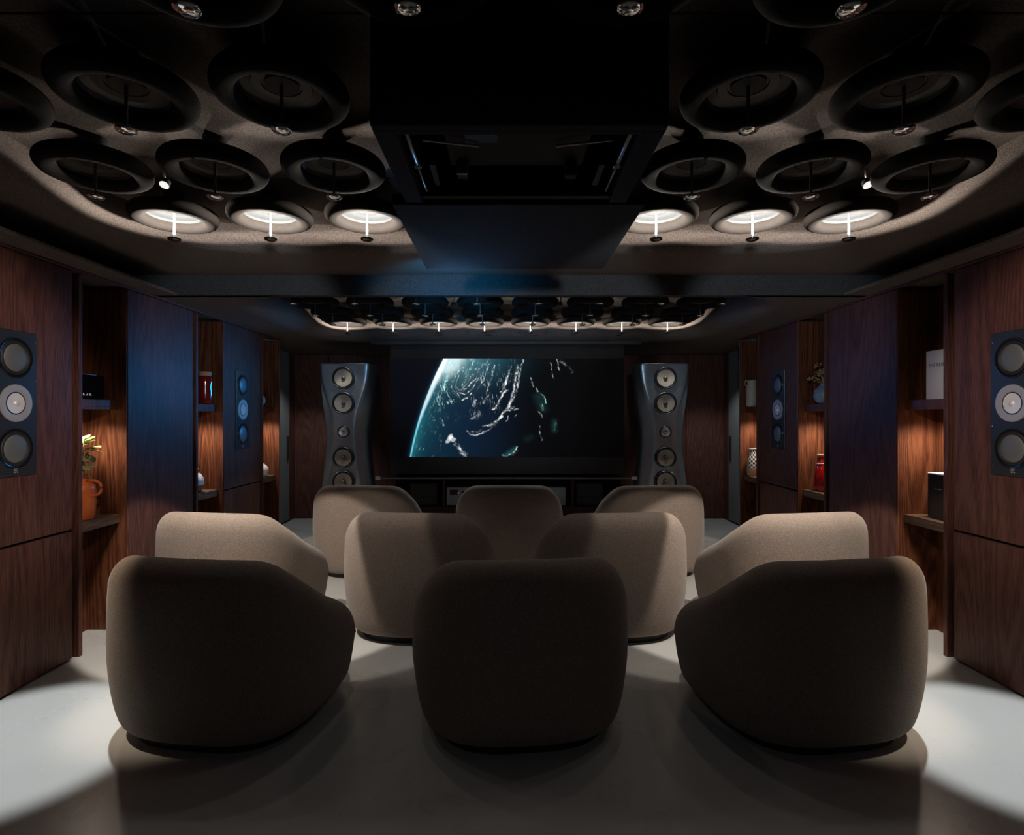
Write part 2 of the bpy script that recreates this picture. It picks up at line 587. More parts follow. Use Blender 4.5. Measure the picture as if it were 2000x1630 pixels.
near_rows = [(2.78, True, (-3.5, -2.5, -1.5, 1.5, 2.5, 3.5), 'glowing felt-rimmed lamp of the near tray, {} of its lit row'),
             (2.247, False, (-3.5, -2.5, -1.5, 1.5, 2.5, 3.5), "unlit ceiling lamp in the row just before the near tray's lit row, {}"),
             (1.723, False, (-3.5, -2.5, -1.5, 1.5, 2.5, 3.5), 'large unlit ceiling lamp beside the projector box, {} of its row'),
             (1.21, False, (-1.5, -0.5, 0.5, 1.5), 'unlit ceiling lamp cut by the top of the picture, {} of its row')]
ORD4 = {-1.5: 'leftmost', -0.5: 'second from left', 0.5: 'second from right', 1.5: 'rightmost'}
for y, lit, cols, lab in near_rows:
    for c in cols:
        x = 0.028 + c * S
        o_ = (ORD4 if len(cols) == 4 else ORD)[c]
        place_lamp(x, y, lit, lab.format(o_), 'ceiling lamps of the near tray')
        if lit:
            light('lamp_up', 'SPOT', (x, y, ZC - 0.214), LAMP_UP, WARM, target=(x, y, 5), spot_size=math.radians(158), spot_blend=0.06, shadow_soft_size=0.010)
            light('lamp_down', 'SPOT', (x, y, ZC - 0.28), LAMP_DOWN * {3.5: 6.5, 2.5: 1.3, 1.5: 0.12}[abs(c)], (1.0, 0.9, 0.8), target=(x, y + 1.08, 0), spot_size=math.radians(53), spot_blend=0.12, shadow_soft_size=0.02)
            light('lamp_up', 'SPOT', (x, y, ZC - 0.214), 42.0, WARM, target=(x, 1.95, 2.47), spot_size=math.radians(64), spot_blend=1.0, shadow_soft_size=0.01)
            light('lamp_fringe', 'SPOT', (x, y, ZC - 0.28), 2.0, (1.0, 0.93, 0.86), target=(x, y, 0), spot_size=math.radians(110), spot_blend=0.4, shadow_soft_size=0.02)
far_rows = [(5.86, True, 'glowing lamp of the far tray above the screen, {} of its row'),
            (5.365, False, 'unlit far-tray lamp in the row next to the glowing one, {}'),
            (4.87, False, 'unlit far-tray lamp two rows before the lit one, {}'),
            (4.364, False, 'unlit far-tray lamp close behind the dropped beam, {}')]
for y, lit, lab in far_rows:
    for c in sorted(ORD):
        x = 0.016 + c * S
        place_lamp(x, y, lit, lab.format(ORD[c]), 'ceiling lamps of the far tray')
        if lit:
            light('lamp_up', 'SPOT', (x, y, ZC - 0.214), FAR_UP, WARM, target=(x, y, 5), spot_size=math.radians(158), spot_blend=0.06, shadow_soft_size=0.010)
            light('lamp_down', 'SPOT', (x, y, ZC - 0.28), FAR_DOWN, WHITE, target=(x, y - 0.80, 0), spot_size=math.radians(56), spot_blend=0.12, shadow_soft_size=0.02)
            if abs(c) > 3:      # the outer lamps reach the floor speakers
                light('lamp_down', 'SPOT', (x, y - 0.03, ZC - 0.28), 9.0, (1.0, 0.95, 0.9), target=(x * 1.06, 6.10, 0.75), spot_size=math.radians(50), spot_blend=0.5, shadow_soft_size=0.02)
                sg = -1 if x < 0 else 1
                light('added_alcove_spot', 'SPOT', (sg * 2.28 + 0.03, 6.45, 2.165), 30.0, WHITE, target=(sg * 2.66 + 0.03, 7.05, 0.4), spot_size=math.radians(78), spot_blend=0.6, shadow_soft_size=0.02)  # added light without a fixture, brightens the alcove panels

# small accent spotlights on the ceilings
sp = thing('ceiling_spotlight', 'small', 'spotlight')
bm = bmesh.new()
tube(bm, [(0, 0, 0), (0, 0, -0.05), (0.004, 0.0, -0.065)], 0.006, 8)
obj('stalk', bm, M_ALU, sp, True)
bm = bmesh.new()
lathe(bm, [(0.010, 0.018), (0.020, 0.012), (0.022, -0.010), (0.020, -0.012)], 18)
hd = obj('head', bm, M_DARK, sp, True, loc=(0.005, 0, -0.085), rot=(-0.55, 0.0, 0), angle=0.7)
bm = bmesh.new()
lathe(bm, [(0.0195, -0.0125), (0.0, -0.0135)], 18, cap=False)
obj('lens', bm, M_LED, hd, True)
first = True
for (x, y, lab) in ((-1.50, 2.47, 'tiny bright ceiling spotlight between dark and glowing lamps, left of the projector'),
                    (1.58, 2.47, 'tiny bright ceiling spotlight between dark and glowing lamps, right of the projector'),
                    (-0.47, 5.12, 'slim far-tray spotlight hanging left of the screen centre'),
                    (0.50, 5.12, 'slim far-tray spotlight hanging right of the screen centre')):
    o = sp if first else copy_tree(sp)
    first = False
    o.location = (x, y, ZC)
    if y > 4:
        o.rotation_euler = (0, 0, PI)
    tag(o, lab, 'spotlight', 'small ceiling spotlights')

# ------------------------------------------------------------------ projector housing under the near ceiling
t = thing('projector_housing', 'black felt projector box hanging between the near ceiling lamps', 'projector box', (0.036, 1.484, 2.118))
obj('front_panel', B(-0.395, 0.395, 0.0, 0.03, 0.0, 0.342, 0.003, 1), M_FELTDARK, t)
for s, nm in ((-1, 0), (1, 0)):
    x0, x1 = sorted((s * 0.335, s * 0.395))
    obj('side_panel', B(x0, x1, 0.03, 0.535, 0.0, 0.342, 0.003, 1), M_FELTDARK, t)
obj('rear_panel', B(-0.335, 0.335, 0.505, 0.535, 0.012, 0.342), M_DARK, t)
obj('lower_rail', B(-0.335, 0.335, 0.03, 0.05, 0.0, 0.03, 0.002, 1), M_FELTDARK, t)
for s in (-1, 1):
    bm = bmesh.new()
    tube(bm, [(s * 0.316, 0.06, 0.03), (s * 0.314, 0.30, 0.025)], 0.006, 8)
    tube(bm, [(s * 0.314, 0.30, 0.025), (s * 0.312, 0.48, 0.02)], 0.0035, 8)
    g = obj('gas_strut', bm, M_ALU, t, True)
    bm = bmesh.new()
    box(bm, s * 0.314 - 0.012, s * 0.314 + 0.012, 0.28, 0.30, 0.016, 0.036, 0.003, 1)
    obj('strut_clip', bm, M_CHROME, g)
    bm = bmesh.new()
    tube(bm, [(s * 0.285, 0.20, 0.06), (s * 0.12, 0.26, 0.07)], 0.004, 8)
    obj('lift_arm', bm, M_ALU, t, True)
    obj('bracket', B(s * 0.27 - 0.01, s * 0.27 + 0.01, 0.30, 0.46, 0.03, 0.05, 0.002, 1), M_PLATE, t)

t = thing('projector', 'black projector inside the dropped ceiling box', 'projector', (0.036, 1.72, 2.15))
obj('body', B(-0.23, 0.23, -0.13, 0.20, 0.05, 0.22, 0.02, 3), M_DARK, t)
bm = bmesh.new()
lathe(bm, [(0.055, 0.0), (0.055, 0.05), (0.045, 0.055), (0.040, 0.04), (0.0, 0.045)], 28, (-0.08, 0.20, 0.13), 'Y')
ln = obj('lens_barrel', bm, M_BLACKGLOSS, t, True, angle=0.6)
obj('vent_panel', B(-0.16, -0.06, -0.10, 0.02, 0.046, 0.052), simple('blue_grey_grille', (0.05, 0.10, 0.16), 0.4), t)
obj('foot', B(-0.20, -0.16, 0.14, 0.18, -0.0, 0.05, 0.004, 1), M_CHROME, t)
obj('foot', B(0.16, 0.20, 0.14, 0.18, -0.0, 0.05, 0.004, 1), M_DARK, t)
obj('mount_plate', B(-0.15, 0.15, -0.06, 0.10, 0.22, 0.306), M_DARK, t)

tag(obj('projector_hatch', B(-0.413, 0.506, 2.04, 2.923, 2.118, 2.16, 0.004, 2), M_FELTDARK),
    'dark felt hatch slab lowered in front of the projector box', 'ceiling panel')
# its four lift rods up to the ceiling
hp = COL.objects[-1]
for x in (-0.30, 0.39):
    for y in (2.2, 2.78):
        bm = bmesh.new()
        tube(bm, [(x, y, 2.155), (x, y, ZC + 0.001)], 0.008, 8)
        obj('lift_rod', bm, M_DARK, hp, True)

# ------------------------------------------------------------------ armchairs
HA, HB = 0.48, 0.445


def sgnpow(v, p):
    return math.copysign(abs(v) ** p, v)


def chair_proto():
    t = thing('tub_armchair', 'x', 'armchair')
    n = 2.7
    bm = bmesh.new()

    def plan(t):
        # t in [-1.6, 1.6]: the superelliptic back for |t| <= 1, then the arms run forward
        if abs(t) <= 1:
            phi = t * PI / 2
            return Vector((HA * sgnpow(math.sin(phi), 2 / n), -HB * sgnpow(math.cos(phi), 2 / n), 0))
        q = abs(t) - 1
        return Vector((math.copysign(HA - 0.10 * q * q, t), 0.58 * q, 0))

    def height(y):
        u = max(0.0, y + 0.40)
        w = 0.12                      # rounding where the slope sets in
        u = u * u / (2 * w) if u < w else u - w / 2
        return 0.784 - 0.60 * min(u, 0.62)
    PH = 1.43
    nst = 80
    phis = [-PH + 2 * PH * k / nst for k in range(nst + 1)]

    def section(phi, c=1.0, adv=0.0):
        p = plan(phi)
        d = 2e-3
        tan = (plan(phi + d) - plan(phi - d)).normalized()
        nrm = Vector((tan.y, -tan.x, 0))
        if nrm.dot(p) < 0:
            nrm = -nrm
        if adv:
            p = p + tan * adv
        h = height(p.y) - (1 - c) * 0.075 - 0.028 * (abs(p.x) / HA) ** 3 * (1 if p.y < 0 else max(0, 1 - p.y / 0.2))
        pr = [(0.120, 0.034), (0.078, 0.038), (0.052, 0.062), (0.034, 0.110), (0.016, 0.20), (0.006, 0.29), (0.0, h * 0.3 + 0.15), (0.004, h - 0.12), (0.012, h - 0.070),
              (0.032, h - 0.030), (0.058, h - 0.006), (0.085, h), (0.112, h - 0.006), (0.138, h - 0.030), (0.152, h - 0.060), (0.158, h - 0.09), (0.160, h - 0.11), (0.160, 0.24)]
        out = []
        for r, z in pr:
            if r < 0.16:
                z = max(z, 0.036)
            rr = 0.08 + (r - 0.08) * c
            if z < 0.2:
                z = z + (1 - c) * 0.05
            out.append(bm.verts.new(p - nrm * rr + Vector((0, 0, z))))
        return out
    secs = []
    caps = [(0.15, 0.080), (0.5, 0.068), (0.78, 0.048), (0.94, 0.024)]
    for c, a in caps:
        secs.append(section(phis[0], c, -a))
    for ph in phis:
        secs.append(section(ph))
    for c, a in reversed(caps):
        secs.append(section(phis[-1], c, a))
    for a, b in zip(secs[:-1], secs[1:]):
        for k in range(len(a) - 1):
            bm.faces.new((a[k], a[k + 1], b[k + 1], b[k]))
    bm.faces.new(secs[0])
    bm.faces.new(list(reversed(secs[-1])))
    o = obj('upholstered_shell', bm, M_CHAIR, t, True)
    md = o.modifiers.new('smooth', 'SUBSURF')
    md.levels = md.render_levels = 1

    def pad(a0, b0, yc, prof, nn=3.0, seg=48):
        bm = bmesh.new()
        rings = []
        for r, z in prof:
            ring = []
            for k in range(seg):
                th = 2 * PI * k / seg
                ring.append(bm.verts.new(((a0 - r) * sgnpow(math.cos(th), 2 / nn), yc + (b0 - r) * sgnpow(math.sin(th), 2 / nn), z)))
            rings.append(ring)
        for a, b in zip(rings[:-1], rings[1:]):
            for k in range(seg):
                bm.faces.new((a[k], a[(k + 1) % seg], b[(k + 1) % seg], b[k]))
        bm.faces.new(rings[0])
        bm.faces.new(rings[-1])
        return bm
    obj('seat_base', pad(0.385, 0.42, 0.080, [(0.06, 0.04), (0.02, 0.05), (0.0, 0.10), (0.0, 0.20), (0.02, 0.235), (0.06, 0.24)]), M_CHAIR, t, True, angle=1.0)
    obj('seat_cushion', pad(0.31, 0.335, 0.105, [(0.06, 0.241), (0.02, 0.25), (0.0, 0.285), (0.0, 0.33), (0.02, 0.37), (0.06, 0.388), (0.15, 0.395), (0.28, 0.397)]), M_CHAIR, t, True, angle=1.0)
    obj('plinth', pad(0.36, 0.34, 0.0, [(0.0, 0.0), (0.0, 0.045)]), M_DARK, t)
    return t


ch0 = chair_proto()
CH = [(-1.235, 2.61, -9, 'near row', 'taupe tub armchair at the left end of the three-chair row nearest the camera'),
      (0.055, 2.60, 6, 'near row', 'dark-shaded taupe tub armchair in the middle of the nearest three-chair row'),
      (1.32, 2.60, 9, 'near row', 'taupe tub armchair at the right end of the three-chair row nearest the camera'),
      (-1.71, 3.70, -9, 'middle row', 'taupe tub armchair at the left end of the four-chair middle row'),
      (-0.545, 3.70, -4, 'middle row', 'taupe tub armchair second from left in the four-chair middle row'),
      (0.665, 3.70, 4, 'middle row', 'taupe tub armchair second from right in the four-chair middle row'),
      (1.785, 3.70, 9, 'middle row', 'taupe tub armchair at the right end of the four-chair middle row'),
      (-1.20, 5.04, -4, 'front row', 'taupe tub armchair before the left floor speaker, row closest to the screen'),
      (0.03, 5.04, -1, 'front row', 'taupe tub armchair before the silver amplifiers, row closest to the screen'),
      (1.245, 5.04, 4, 'front row', 'taupe tub armchair before the right floor speaker, row closest to the screen')]
for i, (x, y, a, row, lab) in enumerate(CH):
    o = ch0 if i == 0 else copy_tree(ch0)
    o.location = (x, y, 0)
    o.rotation_euler = (0, 0, math.radians(a))
    tag(o, lab, 'armchair', 'tub armchairs in three rows')

# ------------------------------------------------------------------ loudspeakers


def driver(parent, x, y, z, r, cone_mat, name='driver', cap_mat=None, deep=0.024):
    """A round driver unit looking along -Y; its frame stands proud of the baffle at y, the cone dishes back inside it."""
    bm = bmesh.new()
    lathe(bm, [(r * 1.10, 0.006), (r * 1.09, -0.016), (r * 1.05, -deep - 0.006), (r * 0.99, -deep - 0.009), (r * 0.95, -deep - 0.005), (r * 0.94, -deep)], 40, axis='Y', cap=False)
    d = obj(name, bm, M_FRAME, parent, True, loc=(x, y, z), angle=0.9)
    bm = bmesh.new()
    pts = []
    for k in range(7):      # half-roll rubber surround
        a = k / 6 * PI
        pts.append((r * (0.89 + 0.05 * math.cos(a)), -deep - r * 0.05 * math.sin(a)))
    lathe(bm, pts, 40, axis='Y', cap=False)
    obj('surround', bm, M_DARK, d, True)
    bm = bmesh.new()
    lathe(bm, [(r * 0.845, -deep), (r * 0.55, -deep * 0.55), (r * 0.22, -0.003)], 40, axis='Y', cap=False)
    obj('cone', bm, cone_mat, d, True)
    bm = bmesh.new()
    lathe(bm, [(r * 0.22, -0.003), (r * 0.21, -0.003 - r * 0.10), (r * 0.14, -0.003 - r * 0.19), (0.0001, -0.003 - r * 0.23)], 24, axis='Y', cap=False)
    obj('dust_cap', bm, cap_mat or M_BLACKGLOSS, d, True)
    return d


M_FRAME = simple('grey_driver_frame', (0.10, 0.11, 0.12), 0.35, 0.8)


M_TWEET = simple('silver_dome', (0.62, 0.62, 0.62), 0.35, 0.35)


def tower_speaker(x, y, label):
    t = thing('tower_speaker', label, 'speaker', (x, y, 0))
    rows = [(1.935, .52, .590, .0), (1.93, .535, .598, .0), (1.85, .53, .60, .0), (1.72, .50, .598, .0), (1.58, .42, .585, .0), (1.46, .325, .555, .0), (1.34, .262, .515, .0),
            (1.20, .236, .478, .0), (1.06, .245, .475, .0), (0.90, .28, .500, .0), (0.74, .33, .545, .0), (0.58, .39, .585, .0), (0.35, .45, .615, .0), (0.10, .48, .63, .0), (0.012, .48, .63, .0)]
    bm = bmesh.new()
    rings = []
    for z, wf_, wm, yo in rows:
        h, g = wf_ / 2, wm / 2
        pts = [(0, 0), (h * 0.6, 0), (h * 0.93, 0.0), (h, 0.012), (h + (g - h) * 0.35, 0.055), (h + (g - h) * 0.82, 0.115), (g, 0.18), (g * 0.985, 0.27), (g * 0.86, 0.345), (g * 0.55, 0.385), (0, 0.395)]
        ring = pts + [(-a, b) for a, b in reversed(pts[1:-1])]
        rings.append([bm.verts.new((a, b, z)) for a, b in ring])
    n = len(rings[0])
    for a, b in zip(rings[:-1], rings[1:]):
        for k in range(n):
            bm.faces.new((a[k], a[(k + 1) % n], b[(k + 1) % n], b[k]))
    bm.faces.new(rings[0])
    bm.faces.new(rings[-1])
    o = obj('cabinet', bm, M_POLISH, t, True)
    md = o.modifiers.new('smooth', 'SUBSURF')
    md.levels = md.render_levels = 2
    bm = B(-0.27, 0.27, 0.03, 0.37, 0.0, 0.014, 0.004, 1)
    obj('plinth', bm, M_DARK, t)
    for z, r in ((1.770, 0.112), (1.499, 0.112), (0.914, 0.108), (0.655, 0.112)):
        driver(t, 0, -0.0015, z, r, M_CONEBROWN, cap_mat=M_CONEBROWN2)
    d = driver(t, 0, -0.0015, 1.190, 0.060, M_TWEET, name='tweeter', cap_mat=M_CHROME, deep=0.014)
    return t


M_CONEBROWN2 = simple('taupe_dust_cap', (0.11, 0.10, 0.09), 0.25)
tower_speaker(-1.747, 6.07, 'tall waisted polished-metal floor speaker left of the screen')
tower_speaker(1.718, 6.07, 'tall waisted polished-metal floor speaker right of the screen')


def fins(bm, r0, r1, y, n=20):
    for k in range(n):
        a = 2 * PI * k / n
        c, s = math.cos(a), math.sin(a)
        w = 0.0012
        vs = []
        for (rr, yy, ww) in ((r0, y - 0.004, -w), (r0, y - 0.004, w), (r1, y - 0.006, w * 1.6), (r1, y - 0.006, -w * 1.6)):
            vs.append(bm.verts.new((rr * c - ww * s, yy, rr * s + ww * c)))
        bm.faces.new(vs)
    return bm


def wall_speaker(side, y, label):
    xf = XL if side < 0 else XR
    # local: looks along -Y, then turned to face the room
    t = thing('wall_speaker', label, 'speaker', (xf - side * 0.0005, y, 1.417), PI / 2 if side < 0 else -PI / 2)
    w, h = 0.125, 0.357
    bm = B(-w, w, -0.009, 0.0, -h, h, 0.004, 2)
    obj('face_plate', bm, M_PLATE, t)
    for z in (0.222, -0.222):
        bm = bmesh.new()
        lathe(bm, [(0.099, -0.009), (0.097, -0.0135), (0.092, -0.014), (0.084, -0.0098), (0.076, -0.0094)], 40, axis='Y', cap=False)
        d = obj('woofer', bm, M_BLACKGLOSS, t, True, loc=(0, 0, z), angle=0.7)
        bm = bmesh.new()
        lathe(bm, [(0.084, -0.0105), (0.079, -0.016), (0.073, -0.016), (0.068, -0.011)], 40, axis='Y', cap=False)
        obj('surround', bm, M_DARK, d, True)
        bm = bmesh.new()
        lathe(bm, [(0.068, -0.0102), (0.062, -0.0145), (0.04, -0.018), (0.02, -0.0195), (0.0001, -0.020)], 40, axis='Y', cap=False)
        obj('cone', bm, M_CONE, d, True)
    bm = bmesh.new()
    lathe(bm, [(0.092, -0.009), (0.0915, -0.014), (0.086, -0.015), (0.054, -0.0105)], 48, axis='Y', cap=False)
    d = obj('coaxial_driver', bm, M_ALU, t, True, angle=0.9)
    bm = bmesh.new()
    lathe(bm, [(0.056, -0.0106), (0.053, -0.014), (0.050, -0.0108)], 40, axis='Y', cap=False)
    obj('black_ring', bm, M_DARK, d, True)
    bm = bmesh.new()
    lathe(bm, [(0.050, -0.0115), (0.03, -0.0105), (0.014, -0.0102), (0.013, -0.016), (0.008, -0.0195), (0.0001, -0.021)], 36, axis='Y', cap=False)
    obj('tweeter', bm, M_ALU2, d, True, angle=0.8)
    obj('waveguide_fins', fins(bmesh.new(), 0.016, 0.047, -0.008), M_ALU2, d)
    bm = bmesh.new()
    for z in (0.31, 0.115, -0.115, -0.31):
        for x in (-0.112, 0.112):
            lathe(bm, [(0.0032, -0.009), (0.0030, -0.0105), (0.0001, -0.0108)], 8, (x, 0, z), 'Y', cap=False)
    obj('screw_heads', bm, M_CHROME, t)
    # the maker's mark below the lower woofer: two bars and a foot
    bm = bmesh.new()
    box(bm, -0.010, 0.012, -0.0098, -0.009, -0.323, -0.3185)
    box(bm, -0.010, 0.008, -0.0098, -0.009, -0.331, -0.327)
    box(bm, -0.010, 0.003, -0.0098, -0.009, -0.340, -0.335)
    box(bm, 0.008, 0.013, -0.0098, -0.009, -0.341, -0.335)
    obj('logo_mark', bm, M_ALU, t)
    return t


M_ALU2 = simple('bright_aluminium', (0.80, 0.79, 0.78), 0.3, 0.25)
wall_speaker(-1, 2.752, 'large black three-driver wall speaker at the left edge')
wall_speaker(1, 2.752, 'large black three-driver wall speaker at the right edge')
wall_speaker(-1, 5.13, 'blue-lit three-driver wall speaker farther along the left wall')
wall_speaker(1, 5.13, 'dim three-driver wall speaker farther along the right wall')

# ------------------------------------------------------------------ screen
U0, U1, V0, V1 = 764, 1218, 700, 892


def earth_mesh():
    nu, nv = 682, 289
    u, v = np.meshgrid(np.linspace(0, 454, nu), np.linspace(0, 192, nv))
    rng = np.random.RandomState(5)

    def vnoise(x, y, seed):
        r = np.random.RandomState(seed).rand(256, 256)
        xi, yi = np.floor(x).astype(int), np.floor(y).astype(int)
        fx, fy = x - xi, y - yi
        fx, fy = fx * fx * (3 - 2 * fx), fy * fy * (3 - 2 * fy)
        g = lambda a, b: r[a % 256, b % 256]
        return (g(xi, yi) * (1 - fx) + g(xi + 1, yi) * fx) * (1 - fy) + (g(xi, yi + 1) * (1 - fx) + g(xi + 1, yi + 1) * fx) * fy

    def fbm(x, y, seed, oc=4):
        s, a, t = 0, 0.5, 0
        for k in range(oc):
            s = s + a * vnoise(x * 2 ** k, y * 2 ** k, seed + k)
            t += a
            a *= 0.55
        return s / t
    ss = lambda a, b, x: (lambda q: q * q * (3 - 2 * q))(np.clip((x - a) / (b - a), 0, 1))
    # limb: circle through three points
    P = [(102.6, 0.0), (62.6, 91.8), (36.6, 192.0)]
    (x1, y1), (x2, y2), (x3, y3) = P
    A = np.array([[2 * (x2 - x1), 2 * (y2 - y1)], [2 * (x3 - x1), 2 * (y3 - y1)]])
    bb = np.array([x2**2 - x1**2 + y2**2 - y1**2, x3**2 - x1**2 + y3**2 - y1**2])
    cx, cy = np.linalg.solve(A, bb)
    R = math.hypot(x1 - cx, y1 - cy)
    s = R - np.hypot(u - cx, v - cy)          # > 0 inside the globe
    inside = ss(-1.2, 0.6, s)
    C = np.zeros((nv, nu, 3))
    sky = np.array([0.0014, 0.0020, 0.0048])
    C += sky * (1 - 0.75 * ss(60, 190, v))[..., None]
    C += (np.exp(-np.clip(-s, 0, 99) / 2.2) * (1 - inside))[..., None] * np.array([0.01, 0.06, 0.11])
    day = 1 - ss(140, 300, u + 0.10 * v)
    ocean = np.array([0.0016, 0.009, 0.026]) * (0.04 + 1.15 * day)[..., None]
    teal = (0.62 * np.exp(-s / (8 + 10 * (1 - v / 192))) + 0.16 * np.exp(-s / 42))[..., None] * np.array([0.02, 0.21, 0.25])
    haze_t = (np.exp(-(((u - 128) / 48) ** 2 + ((v + 6) / 44) ** 2)))[..., None] * np.array([0.13, 0.25, 0.25])
    haze2 = (np.exp(-(((u - 175) / 60) ** 2 + ((v + 4) / 38) ** 2)))[..., None] * np.array([0.01, 0.055, 0.075])
    pn = 26 * (fbm(u * 0.10, v * 0.05, 15) - 0.5)
    pale = (ss(166, 128, u + 1.0 * v + pn) * ss(62, 20, v + pn))[..., None] * np.array([0.85, 0.95, 0.92])
    wdt = 2.0 + 4.6 * np.exp(-((v - 52) / 62) ** 2) + 1.0 * ss(60, 0, v)
    rim = (ss(-1.0, 1.2, s) * ss(wdt * 1.75, wdt * 0.75, s))[..., None]
    ww_ = ss(150, 70, v)[..., None]
    rimc = (np.array([0.62, 0.70, 0.72]) * ww_ + np.array([0.16, 0.50, 0.62]) * (1 - ww_))
    G = ocean + teal * (0.55 + 0.9 * fbm(u * 0.06, v * 0.03, 11))[..., None] + haze_t * (0.45 + 0.8 * fbm(u * 0.11, v * 0.05, 21))[..., None] + haze2 + pale * 0.6 + rim * rimc
    # thin streaks that follow the wind
    ang = math.radians(22)
    a_ = (u * math.cos(ang) + v * math.sin(ang))
    b_ = (-u * math.sin(ang) + v * math.cos(ang))
    r0 = np.hypot(u - 142, v - 62)
    tw = 1.9 * np.exp(-r0 / 42)
    us = 142 + (u - 142) * np.cos(tw) - (v - 62) * np.sin(tw)
    vs = 62 + (u - 142) * np.sin(tw) + (v - 62) * np.cos(tw)
    a2 = us * math.cos(ang) + vs * math.sin(ang)
    b2 = -us * math.sin(ang) + vs * math.cos(ang)
    wob = fbm(u * 0.04, v * 0.04, 31) * 6
    st = fbm(a2 * 0.62 + wob, b2 * 0.13, 41, 4)
    region = ss(262, 235, u + 0.35 * v) * ss(150, 95, v + 0.12 * u) * ss(4, 20, s)
    streak = ss(0.60, 0.80, st) * region * ss(0.38, 0.58, fbm(u * 0.05, v * 0.05, 91)) * (0.3 + 0.7 * ss(60, 0, np.abs(r0 - 40)))
    low = ss(0.66, 0.86, fbm(a_ * 0.45, b_ * 0.10, 51)) * ss(120, 60, u) * ss(30, 70, v) * 0.25
    G += (streak * 0.58 + low)[..., None] * np.array([0.75, 0.92, 0.95])

    def dist(pl):
        dm, side, along, acc = np.full(u.shape, 1e9), np.zeros(u.shape), np.zeros(u.shape), 0.0
        for (ax, ay), (bx, by) in zip(pl[:-1], pl[1:]):
            dx, dy = bx - ax, by - ay
            ln_ = math.hypot(dx, dy) + 1e-9
            q = np.clip(((u - ax) * dx + (v - ay) * dy) / (ln_ * ln_), 0, 1)
            d_ = np.hypot(u - ax - q * dx, v - ay - q * dy)
            m_ = d_ < dm
            dm = np.where(m_, d_, dm)
            side = np.where(m_, ((u - ax) * dy - (v - ay) * dx) / ln_, side)
            along = np.where(m_, acc + q * ln_, along)
            acc += ln_
        return dm, side, along
    z1 = lambda pl: [(x / 7.76 - 14, y / 7.76 - 10) for x, y in pl]
    z2 = lambda pl: [(x / 6.519 + 196, y / 6.519 - 10) for x, y in pl]
    WHT, CYN, BRN = np.array([0.80, 0.86, 0.88]), np.array([0.45, 0.85, 0.85]), np.array([0.40, 0.16, 0.06])
